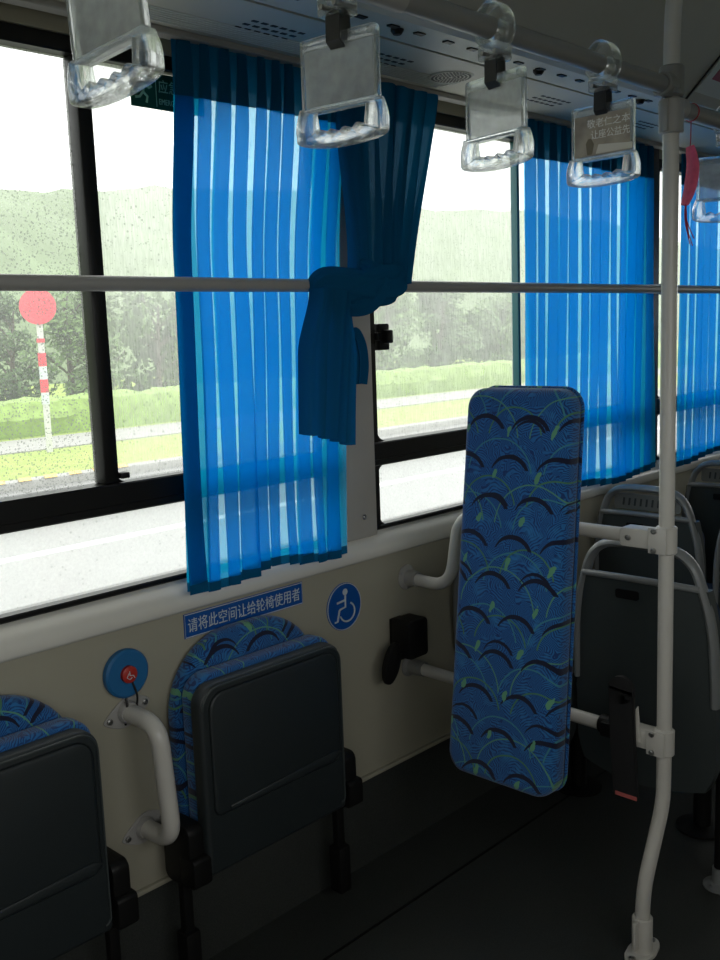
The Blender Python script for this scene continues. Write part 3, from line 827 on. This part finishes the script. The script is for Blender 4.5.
# ------------------------------------------------------------------ partition bars, pad, belt parts
XB = XP
pb = thing('partition_bar', (XB, -.4, .72), 'upper cream partition bar bending down to the wall behind the pad', 'bar')
b = nb(); tube(b, fillet_path([(XB, -.004, .738), (XB, -.15, .732), (XB, -.185, .93), (XB, YP + .06, .930)], .065, 10), .0158, 20); obj('tube', b, 'pole', pb)
b = nb(); lathe(b, [(0, 0), (.034, 0), (.034, .004), (.022, .010), (.0205, .040), (.016, .040)], (XB, 0, .738), (0, -1, 0), 24); fg = obj('wall_flange', b, 'rail', pb)
for a in (.5, 2.6, 4.7):
    b = nb(); screw(b, (XB + .027 * math.cos(a), -.004, .738 + .027 * math.sin(a)), (0, -1, 0)); obj('screw', b, 'bolt', fg)
pb2 = thing('partition_bar', (XB, -.4, .46), 'lower straight partition bar from the wall to the pole', 'bar')
b = nb(); tube(b, [(XB, -.004, .492), (XB, YP + .06, .476)], .0158, 20); obj('tube', b, 'pole', pb2)
b = nb(); lathe(b, [(0, 0), (.03, 0), (.03, .004), (.0205, .010), (.0205, .055), (.016, .055)], (XB, 0, .492), (0, -1, 0), 24); obj('wall_flange', b, 'ohrail', pb2)

pad = thing('backrest_pad', (1.78, -.45, .355), 'tall blue patterned backrest pad standing upright in front of the partition bars', 'backrest')
def pad_bm(x0, x1, y0, y1, z0, z1, r, bev, seg=5):
    b = nb(); prism(b, rrect(y0, y1, z0, z1, r, 8), x0, x1, 'yz', bev=bev, seg=seg); return b
def sub_tilt(bm, ztop=1.252, zbot=.36, dx=.082):
    for v in bm.verts:
        q = (ztop - v.co.z) / (ztop - zbot)
        v.co.x -= dx * q
        v.co.y += .020 * q * max(0., (v.co.y + .588) / .273)
    return bm
PX0, PX1 = 1.797, 1.862
b = pad_bm(PX0, PX1, -.588, -.315, .362, 1.256, .045, .022); 
for v in b.verts:
    if v.co.x < PX0 + .02: v.co.x -= .008 * max(0, 1 - ((v.co.y + .45) / .13) ** 2)
obj('cushion', sub_tilt(b), 'fab_y', pad, ang=60)
b = pad_bm(PX1 - .002, PX1 + .010, -.578, -.325, .372, 1.246, .04, .002, 1); obj('backing_board', sub_tilt(b), 'shell', pad)
b = nb(); tube(b, [(PX1 - .006, y, z) for y, z in rrect(-.5875, -.3155, .3625, 1.2555, .045, 8)], .004, 8, closed=True); obj('piping', sub_tilt(b), 'fab_y', pad)
for z, xb in ((.930, XB), (.484, XB)):
    xf = PX1 + .008 - .082 * (1.252 - z) / (.89)
    b = nb(); span(b, (xf, -.49, z - .03), (xb - .012, -.41, z + .03), .004); cyl(b, (xb, -.50, z), (xb, -.40, z), .021, 20, .002); obj('mounting_bracket', b, 'black', pad)

# belt retractor on the wall
rt = thing('belt_retractor', (1.90, 0, .52), 'black boxy belt retractor with a flap, on the wall between the two bars', 'belt retractor')
b = nb(); prism(b, rrect(1.842, 1.918, .545, .648, .012), -.085, -.022, 'xz', bev=.006); span(b, (1.858, -.026, .56), (1.90, 0, .64), .003); obj('housing', b, 'black', rt)
b = nb(); prism(b, [(1.80 + .030 * math.cos(a) + .014 * math.sin(a), .545 + .052 * math.sin(a)) for a in [2 * PI * k / 24 for k in range(24)]], -.066, -.05, 'xz', bev=.004); span(b, (1.815, -.062, .545), (1.85, -.05, .562), .003); obj('flap', b, 'black', rt)

# belt strap with buckle on the lower bar
bs = thing('belt_buckle_strap', (XB, -.68, .33), 'black belt strap with a small red tag, hung on the lower bar by the pole', 'belt')
b = nb(); prof = [(-.031, -.006), (.031, -.006), (.031, .006), (-.031, .006)]
b2 = nb(); tube(b2, smooth_path([(XB - .03, -.655, .585), (XB - .030, -.655, .57), (XB - .030, -.658, .48), (XB - .03, -.667, .335)], 6), 1, prof=prof)
bmesh.ops.bevel(b2, geom=b2.edges[:], offset=.003, segments=2, affect='EDGES'); bm_add(b, b2)
lathe(b, [(0, 0), (.031, 0), (.031, .011), (0, .011)], (XB - .036, -.655, .585), (1, 0, 0), 24)
obj('strap', b, 'strap', bs)
b = nb(); cyl(b, (XB, -.62, .479), (XB, -.585, .479), .022, 20, .003); span(b, (XB - .032, -.66, .462), (XB - .014, -.6, .496), .004); obj('hanger_clip', b, 'black', bs)
b = nb(); prism(b, [(-.700, .47), (-.684, .47), (-.686, .545), (-.692, .553)], XB - .026, XB - .023, 'yz'); obj('metal_tongue', b, 'pole', bs)
b = nb(); span(b, (XB - .0375, -.697, .336), (XB - .0362, -.644, .345)); obj('red_tag', b, 'redtag', bs)

# ------------------------------------------------------------------ wall signs, stop button, grab handle
sg = thing('priority_sign', (1.38, 0, .75), 'blue strip sign with white Chinese lettering on the wall under the curtain', 'sign')
b = nb(); span(b, (1.205, -.0022, .752), (1.552, 0, .806)); obj('plate', b, 'signblue', sg)
b = nb(); tube(b, [(x, -.0022, z) for x, z in ((1.207, .754), (1.55, .754), (1.55, .804), (1.207, .804))], .0014, prof=[(-1, -.6), (1, -.6), (1, .6), (-1, .6)], closed=True)
obj('border', b, 'signwhite', sg)
t = fit(text_bm('请将此空间让给轮椅使用者', .034), .328, .031)
bmesh.ops.transform(t, matrix=Matrix.Translation((1.3785, -.0028, .779)) @ WALLM, verts=t.verts); obj('lettering', t, 'signwhite', sg)
wc = thing('wheelchair_sign', (1.69, 0, .65), 'round blue sign with a white wheelchair symbol', 'sign')
cx, cz, R = 1.692, .712, .061
b = nb(); lathe(b, [(0, 0), (R, 0), (R, .002), (0, .002)], (cx, 0, cz), (0, -1, 0), 48); obj('plate', b, 'signblue', wc)
b = nb()
tube(b, [(cx + (R - .002) * math.cos(a), -.002, cz + (R - .002) * math.sin(a)) for a in [2 * PI * k / 48 for k in range(48)]], .002, prof=[(-1, -.4), (1, -.4), (1, .4), (-1, .4)], closed=True)
def icon(pts, r=.0028): tube(b, [(cx + x, -.0022, cz + z) for x, z in pts], r, 10)
lathe(b, [(0, 0), (.0085, 0), (.0085, .0012), (0, .0012)], (cx + .004, -.0018, cz + .037), (0, -1, 0), 20)
icon([(.004, .028), (.003, -.002), (-.018, -.005)]); icon([(-.018, -.005), (-.026, -.034), (-.036, -.034)]); icon([(-.026, .013), (.004, .016)])
icon([(.010 + .026 * math.cos(a), -.016 + .024 * math.sin(a)) for a in [math.radians(q) for q in range(-165, 75, 12)]], .0024)
obj('symbol', b, 'signwhite', wc)
sb = thing('stop_button', (1.05, 0, .67), 'blue disc with a small red wheelchair bell button above the grab handle', 'button')
c0 = (1.05, 0, .722)
b = nb(); lathe(b, [(0, 0), (.048, 0), (.0505, .003), (.0505, .014), (.046, .018), (.019, .018), (.019, .015), (0, .015)], c0, (0, -1, 0), 40); obj('ring', b, 'ringblue', sb)
b = nb(); lathe(b, [(0, .013), (.0175, .013), (.0175, .024), (.014, .026), (0, .026)], c0, (0, -1, 0), 28); bt = obj('button', b, 'red', sb)
b = nb(); cx, cz = c0[0], c0[2]
for pts in (((-.002, .008), (-.002, -.001), (.006, -.002), (.009, -.008)), ((-.004, .004), (-.009, -.004), (-.003, -.009), (.003, -.006))):
    tube(b, [(cx + x, -.0265, cz + z) for x, z in pts], .0010, 8)
obj('symbol', b, 'signwhite', bt)
b = nb(); tube(b, smooth_path([(1.056, -.02, .705), (1.064, -.022, .675), (1.068, -.012, .648), (1.07, -.004, .628)], 6), .0022, 8); tube(b, smooth_path([(1.044, -.012, .674), (1.043, -.016, .655), (1.043, -.01, .63), (1.043, -.004, .612)], 6), .0026, 8)
obj('cord', b, 'wire', sb)

gh = thing('grab_bar', (1.06, 0, .36), 'curved cream grab handle on the wall between the folded seats', 'handle')
b = nb(); tube(b, fillet_path([(1.050, -.004, .638), (1.054, -.105, .634), (1.068, -.110, .383), (1.072, -.004, .375)], .085, 10), .0188, 22); obj('tube', b, 'pole', gh)
for (x, z) in ((1.050, .638), (1.072, .375)):
    b = nb(); o = []
    for k in range(32):
        a = 2 * PI * k / 32; ca, sa = math.cos(a), math.sin(a); o.append((x + .056 * ca * (.72 + .28 * abs(ca)), z + .032 * sa * (1 - .45 * ca * ca) + .010 * ca))
    prism(b, o, -.004, 0, 'xz', bev=.001, seg=1); lathe(b, [(.024, 0), (.024, .004), (.0205, .012), (.0185, .012)], (x, -.003, z), (0, -1, 0), 24)
    f = obj('wall_flange', b, 'rail', gh)
    for s in (-1, 1):
        b = nb(); screw(b, (x + s * .043, -.004, z + s * .009), (0, -1, 0), .0065); obj('bolt', b, 'bolt', f)

# ------------------------------------------------------------------ folding seats
def arch(x0, x1, z0, z1, r): return rrect(x0, x1, z0, z1, [.04, .04, r, r], 10)
def folding_seat(label):
    t = thing('folding_seat', (0, 0, .24), label, 'seat', 'folding seats on the side wall')
    h = .205
    b = nb(); prism(b, arch(-h, h, .27, .762, .165), -.050, -.002, 'xz', bev=.018, seg=4); bk = obj('backrest', b, 'fab_x', t, ang=60)
    b = nb(); prism(b, rrect(-h + .004, h - .002, .30, .700, .05, 8), -.104, -.056, 'xz', bev=.012, seg=4); obj('seat_cushion', b, 'fab_x', t, ang=60)
    b = nb()
    prism(b, rrect(-h - .008, h - .012, .282, .692, [.012, .012, .045, .045], 8), -.140, -.102, 'xz', bev=.010, seg=4)
    sh = obj('seat_shell', b, 'shell', t, ang=60)
    b = nb(); prism(b, rrect(-h + .012, h - .030, .41, .676, [.02, .02, .038, .038], 8), -.146, -.138, 'xz', bev=.007, seg=3)
    # kicked lower lip
    prism(b, [(-h + .05, .415), (h - .05, .415), (h - .03, .43), (h - .05, .44), (-h + .05, .425)], -.150, -.14, 'xz', bev=.003)
    obj('raised_panel', b, 'shell', sh, ang=60)
    b = nb(); tube(b, [(x, -.1405, z) for x, z in rrect(-h - .002, h - .018, .30, .686, [.012, .012, .042, .042], 8)][9:36], .0022, 8); obj('edge_bead', b, 'rear', sh)
    for s in (-1, 1):
        x = -.230 if s < 0 else .226
        b = nb(); prism(b, rrect(-.125, -.03, .262, .40, .02), x - .020, x + .020, 'yz', bev=.006); prism(b, rrect(-.140, -.09, .27, .335, .01), x - .022, x + .024, 'yz', bev=.004)
        hb = obj('hinge_bracket', b, 'black', t)
        b = nb(); span(b, (x - .014, -.085, .13), (x + .010, -.065, .29), .004); span(b, (x - .020, -.095, .03), (x + .018, -.055, .15), .006); obj('belt_buckle', b, 'black', hb)
    return t
fs = folding_seat('whole folded-up seat under the strip sign, charcoal shell, blue patterned backrest'); 
f2 = dup(fs); f2['label'] = 'folded-up charcoal seat cut by the left edge of the picture'
fs.location.x = 1.345; f2.location.x = .71

# ------------------------------------------------------------------ passenger seats beyond the partition
def rear_seat(label):
    t = thing('passenger_seat', (0, 0, 0), label, 'seat', 'grey passenger seats seen from behind')
    w = .185
    # curved shell back seen from behind (x is forward)
    def shellx(y, z): return .035 * (1 - (y / w) ** 2) * -1 + (z - .3) * -.03
    b = nb(); nu, nv = 18, 20; F = []; Bk = []
    for side in (0, 1):
        g = []
        for j in range(nv + 1):
            z = .29 + (.775 - .29) * j / nv; row = []
            e = 1 - .10 * (max(0, (z - .60) / .175)) ** 2 - .12 * max(0, (.36 - z) / .07) ** 2
            for i in range(nu + 1):
                y = (-w + 2 * w * i / nu) * e
                zz = z + (.012 * (1 - (y / w) ** 2) if j == nv else 0) - (.02 * (1 - (y / w) ** 2) if j == 0 else 0)
                row.append(b.verts.new((shellx(y, z) + side * .03 + .0, y, zz)))
            g.append(row)
        for A, C in zip(g, g[1:]):
            for i in range(nu): b.faces.new((A[i], A[i + 1], C[i + 1], C[i]))
        F.append(g)
    a, c = F
    for j in range(nv):
        for i in (0, nu): b.faces.new((a[j][i], a[j + 1][i], c[j + 1][i], c[j][i]))
    for i in range(nu):
        for j in (0, nv): b.faces.new((a[j][i], a[j][i + 1], c[j][i + 1], c[j][i]))
    obj('back_shell', b, 'rear', t, ang=60)
    # loop handle: flat band rising above the shell
    b = nb(); pts = fillet_path([(.0, -w + .004, .50), (-.012, -w + .008, .70), (-.02, -.125, .862), (-.03, 0, .872), (-.02, .125, .862), (-.012, w - .008, .70), (.0, w - .004, .50)], .09, 8)
    tube(b, pts, 1, prof=[(.011 * math.cos(q) , .017 * math.sin(q)) for q in [2 * PI * k / 12 for k in range(12)]]); obj('top_handle', b, 'rearlight', t)
    # rolled rim along the top of the shell with the slot
    b = nb(); tube(b, smooth_path([(shellx(y, .775) - .002, y, .778 + .012 * (1 - (y / w) ** 2)) for y in [-.15, -.08, 0, .08, .15]], 5), .0085, 12); obj('top_rim', b, 'rearlight', t)
    b = nb(); prism(b, rrect(-.01, .05, .738, .760, .006), -.052, -.03, 'yz'); obj('slot', b, 'black', t)
    # cushion side, seat pan and pedestal
    b = nb(); prism(b, rrect(-.17, .17, .40, .76, .05), .012, .05, 'yz', bev=.012); obj('back_pad', b, 'rearpad', t)
    b = nb(); prism(b, rrect(.02, .42, -.185, .185, .05), .40, .45, 'xy', bev=.015); obj('seat_pan', b, 'rear', t)
    b = nb(); prism(b, rrect(.05, .41, -.165, .165, .05), .452, .475, 'xy', bev=.008); obj('seat_cushion', b, 'rearpad', t)
    b = nb(); tube(b, fillet_path([(.34, 0, .40), (.34, 0, .012)], .05), .024, 18); lathe(b, [(0, 0), (.07, 0), (.07, .006), (.03, .014), (.024, .014)], (.34, 0, 0), (0, 0, 1), 24); obj('pedestal', b, 'black', t)
    return t
def seat_plate(t):
    # plate in the handle opening
    b = nb(); prism(b, rrect(-.115, .115, .795, .845, .01), -.012, -.006, 'yz', bev=.001, seg=1); pl = obj('name_plate', b, 'plate', t)
    b = nb()
    for k in range(9):
        y = .085 - k * .02; prism(b, [(y, .808), (y - .006, .808), (y - .009, .832), (y - .003, .832)], -.0135, -.0118, 'yz')
    obj('faded_marking', b, 'platemark', pl)
rs = rear_seat('large grey seat back right behind the vertical pole')
spots = [(2.13, -.59, None), (2.13, -.20, 'grey seat by the window, mostly hidden behind the patterned pad'),
         (2.86, -.22, 'grey seat back under the curtain hem, its printed plate showing above the upper bar'),
         (2.86, -.63, 'grey seat back cut by the right edge, second from the pole'),
         (3.50, -.22, 'farthest grey seat by the window, under the far curtain')]
for i, (x, y, lab) in enumerate(spots):
    o = rs if i == 0 else dup(rs)
    if lab: o['label'] = lab
    o.location = (0, 0, 0)
    if i > 1: seat_plate(o)
    o.location = (x, y, 0)
# seat-side floor post beside the aisle
t = thing('seat_post', (2.225, -.748, 0), 'thin grey post with a round floor flange behind the pole', 'post')
b = nb(); tube(b, [(2.225, -.748, .01), (2.225, -.748, .399)], .014, 16); obj('tube', b, 'black', t)
b = nb(); lathe(b, [(0, 0), (.04, 0), (.04, .005), (.02, .012), (.018, .05), (.014, .05)], (2.225, -.748, 0), (0, 0, 1), 24); f = obj('floor_flange', b, 'rearlight', t)
for a in (0.6, 2.7, 4.8):
    b = nb(); screw(b, (2.225 + .03 * math.cos(a), -.748 + .03 * math.sin(a), .006), (0, 0, 1)); obj('bolt', b, 'bolt', f)

# ------------------------------------------------------------------ outside
ZGR = -.35
b = nb(); span(b, (-60, -40, ZGR - .1), (90, 9.3, ZGR)); rd = struct('road', b, 'road', 'pale wet asphalt road outside the windows')
b = nb(); span(b, (-60, 5.72, ZGR), (90, 5.87, ZGR + .004)); obj('lane_line', b, 'line', rd)
b = nb(); span(b, (-60, 9.3, ZGR - .1), (90, 9.55, ZGR + .10), .02)
kb = struct('kerb', b, 'kerb', 'grey road kerb with a yellow painted stretch')
b = nb()
for k in range(9):
    x = 4.2 + k * .34; prism(b, [(x, 9.285), (x + .17, 9.285), (x + .30, 9.56), (x + .13, 9.56)], ZGR + .10, ZGR + .104, 'xy')
obj('yellow_stripe', b, 'yellow', kb)
b = nb(); span(b, (-60, 9.55, ZGR - .1), (90, 120, ZGR + .05)); struct('grass_verge', b, 'grass', 'bright green grass verge beyond the road')
b = nb(); span(b, (-60, 12.6, ZGR), (90, 14.4, ZGR + .07)); struct('footpath', b, 'kerb', 'grey footpath between the grass and the hedge')
# hedge
b = nb(); g = []
nx = 400
for i in range(nx + 1):
    x = -12 + 52 * i / nx; row = []
    for j, (y, z) in enumerate(((14.9, 0), (14.85, .35), (15.0, .62), (15.4, .68), (15.8, .62), (15.95, .35), (15.9, 0))):
        q = noise.noise(V((x * 1.7, y * 2, z * 3))) * .13 + noise.noise(V((x * 6, y * 5, z * 6))) * .06
        row.append(b.verts.new((x, y + q * .8, ZGR + .05 + z * (1 + q) - .02)))
    g.append(row)
for A, B in zip(g, g[1:]):
    for j in range(6): b.faces.new((A[j], A[j + 1], B[j + 1], B[j]))
tag(obj('hedge', b, 'hedge'), 'low clipped green hedge beyond the footpath', 'hedge')
# hill
b = nb(); g = []
for i in range(91):
    x = -40 + 190 * i / 90; row = []
    for j in range(13):
        s = j / 12; y = 34 + 60 * s
        h = (16.5 + 4 * noise.noise(V((x * .035, 1.3, 0)))) * math.sin(PI * min(1, s * 1.1) * .5) ** .8
        h += noise.noise(V((x * .25, y * .25, 2))) * 1.0
        row.append(b.verts.new((x, y, ZGR + (h if j else -.2))))
    g.append(row)
for A, B in zip(g, g[1:]):
    for j in range(12): b.faces.new((A[j], A[j + 1], B[j + 1], B[j]))
struct('hill', b, 'hill', 'wooded hill fading in mist beyond the trees')
# trees
def tree_mesh(seed, H):
    r = random.Random(seed); trunk = nb()
    tube(trunk, smooth_path([(0, 0, 0), (r.uniform(-.05, .05), 0, H * .3), (r.uniform(-.15, .15), r.uniform(-.1, .1), H * .8)], 5), lambda s: .10 * (1 - .7 * s), 8)
    cl = []
    for k in range(17):
        a = r.uniform(0, 2 * PI); z = H * r.uniform(.10, .93); R = (H * .30) * math.sin(PI * min(.95, max(.3, (z / H + .1) / 1.1))) + .12
        c = V((R * .75 * math.cos(a), R * .75 * math.sin(a), z)); cl.append((c, r.uniform(.35, .62)))
        tube(trunk, [(0, 0, z - .5), c], .025, 5)
    lv = nb()
    for c, R in cl:
        for k in range(150):
            d = V((r.gauss(0, 1), r.gauss(0, 1), r.gauss(0, 1))).normalized() * R * r.uniform(.4, 1) ** .5
            d.z *= .75; p = c + d; s = r.uniform(.05, .11)
            u = V((r.gauss(0, 1), r.gauss(0, 1), r.gauss(0, 1))).normalized(); w = u.orthogonal().normalized()
            q = [lv.verts.new(p + u * s), lv.verts.new(p + w * s * .55), lv.verts.new(p - u * s), lv.verts.new(p - w * s * .55)]
            lv.faces.new(q)
    return trunk, lv
protos = []
LAB = ['dark leafy tree', 'pale bushy tree', 'slim leafy tree']
for k, (H, mt) in enumerate(((2.9, 'leaf'), (3.3, 'leaf2'), (2.6, 'leaf'))):
    t = thing('roadside_tree', (0, 0, 0), LAB[k] + ' behind the hedge, blurred by the wet glass', 'tree', 'trees behind the hedge')
    tr, lv = tree_mesh(40 + k, H); obj('trunk', tr, 'bark', t); obj('crown', lv, mt, t, flat=True); protos.append(t)
rt_ = random.Random(5); used = set(); i = 0
for row, (y, dx) in enumerate(((18.6, 2.5), (22.4, 2.6))):
    x = 3.0 + row
    while x < 36:
        k = rt_.choice((0, 1, 2))
        o = protos[k] if k not in used else dup(protos[k]); used.add(k)
        s = rt_.uniform(.9, 1.1); o.location = (x, y + rt_.uniform(-.3, .3), ZGR + .05); o.rotation_euler.z = rt_.uniform(0, 6); o.scale = (s, s, s)
        x += dx * rt_.uniform(.95, 1.2)
# road sign
rs_ = thing('road_sign', (7.64, 12.3, ZGR), 'round red road sign on a red and white banded post', 'road sign')
b = nb(); cyl(b, (7.64, 12.3, ZGR), (7.64, 12.3, 2.15), .05, 14); obj('post', b, 'postgrey', rs_)
b = nb()
for z in (.62, 1.02): cyl(b, (7.64, 12.3, z), (7.64, 12.3, z + .2), .062, 14)
cyl(b, (7.64, 12.3, 1.38), (7.64, 12.3, 1.44), .062, 14)
obj('red_band', b, 'signred', rs_)
b = nb()
for z in (.44, .82): cyl(b, (7.64, 12.3, z), (7.64, 12.3, z + .2), .06, 14)
obj('white_band', b, 'signwhite', rs_)
d = V((-.5, -.86, 0)).normalized()
b = nb(); lathe(b, [(0, 0), (.27, 0), (.27, .02), (0, .02)], V((7.64, 12.3, 1.92)) + d * .06, d, 32); obj('disc', b, 'signred', rs_)

# ------------------------------------------------------------------ sky, portals, camera
wd = bpy.data.worlds.new('overcast'); S.world = wd; wd.use_nodes = True
nt = wd.node_tree; bg = nt.nodes['Background']
tcn = node(nt, 'ShaderNodeTexCoord'); sp = node(nt, 'ShaderNodeSeparateXYZ'); nt.links.new(tcn.outputs['Generated'], sp.inputs[0])
f = (N(nt, sp.outputs[2]) * 1.4 + .25).clamp()
nt.links.new(mixc(nt, f, (.92, .96, .95), (1.0, 1.0, 1.0)), bg.inputs['Color'])
bg.inputs['Strength'].default_value = 2.75
def portal(x0, x1, y, z0, z1, face):
    L = bpy.data.lights.new('window_daylight_portal', 'AREA'); L.shape = 'RECTANGLE'; L.size = x1 - x0; L.size_y = z1 - z0; L.cycles.is_portal = True
    o = bpy.data.objects.new('window_daylight_portal', L); COL.objects.link(o); o.location = ((x0 + x1) / 2, y, (z0 + z1) / 2)
    o.rotation_euler = (PI / 2 * (-1 if face < 0 else 1), 0, 0)
for a, c in ((.12, 1.705), (1.815, 3.2), (3.33, 4.75)): portal(a, c, .075, ZG0, ZG1, -1)
portal(OW[0], OW[1], YO - .07, 1.1, 1.8, 1)

cam = bpy.data.cameras.new('camera'); co = bpy.data.objects.new('camera', cam); COL.objects.link(co); S.camera = co
cam.sensor_fit = 'VERTICAL'; cam.sensor_height = 24; cam.sensor_width = 18; cam.lens = 985.5 / 960 * 24; cam.clip_start = .02
yaw, pit, rol = math.radians(46.11), math.radians(-8.65), math.radians(-2.06)
f = V((math.sin(yaw) * math.cos(pit), math.cos(yaw) * math.cos(pit), math.sin(pit)))
r0 = V((math.cos(yaw), -math.sin(yaw), 0)); u0 = r0.cross(f)
rt = r0 * math.cos(rol) + u0 * math.sin(rol); up = -r0 * math.sin(rol) + u0 * math.cos(rol)
co.matrix_world = Matrix(((rt.x, up.x, -f.x, 0), (rt.y, up.y, -f.y, -1.7), (rt.z, up.z, -f.z, 1.396), (0, 0, 0, 1)))

vs = S.view_settings; vs.view_transform = 'Standard'; vs.look = 'None'; vs.gamma = 1; vs.use_curve_mapping = False; vs.exposure = 0.0
S.render.use_motion_blur = False
S.cycles.max_bounces = 10; S.cycles.transparent_max_bounces = 24; S.cycles.transmission_bounces = 8; S.cycles.diffuse_bounces = 5
S.cycles.caustics_reflective = False; S.cycles.caustics_refractive = True
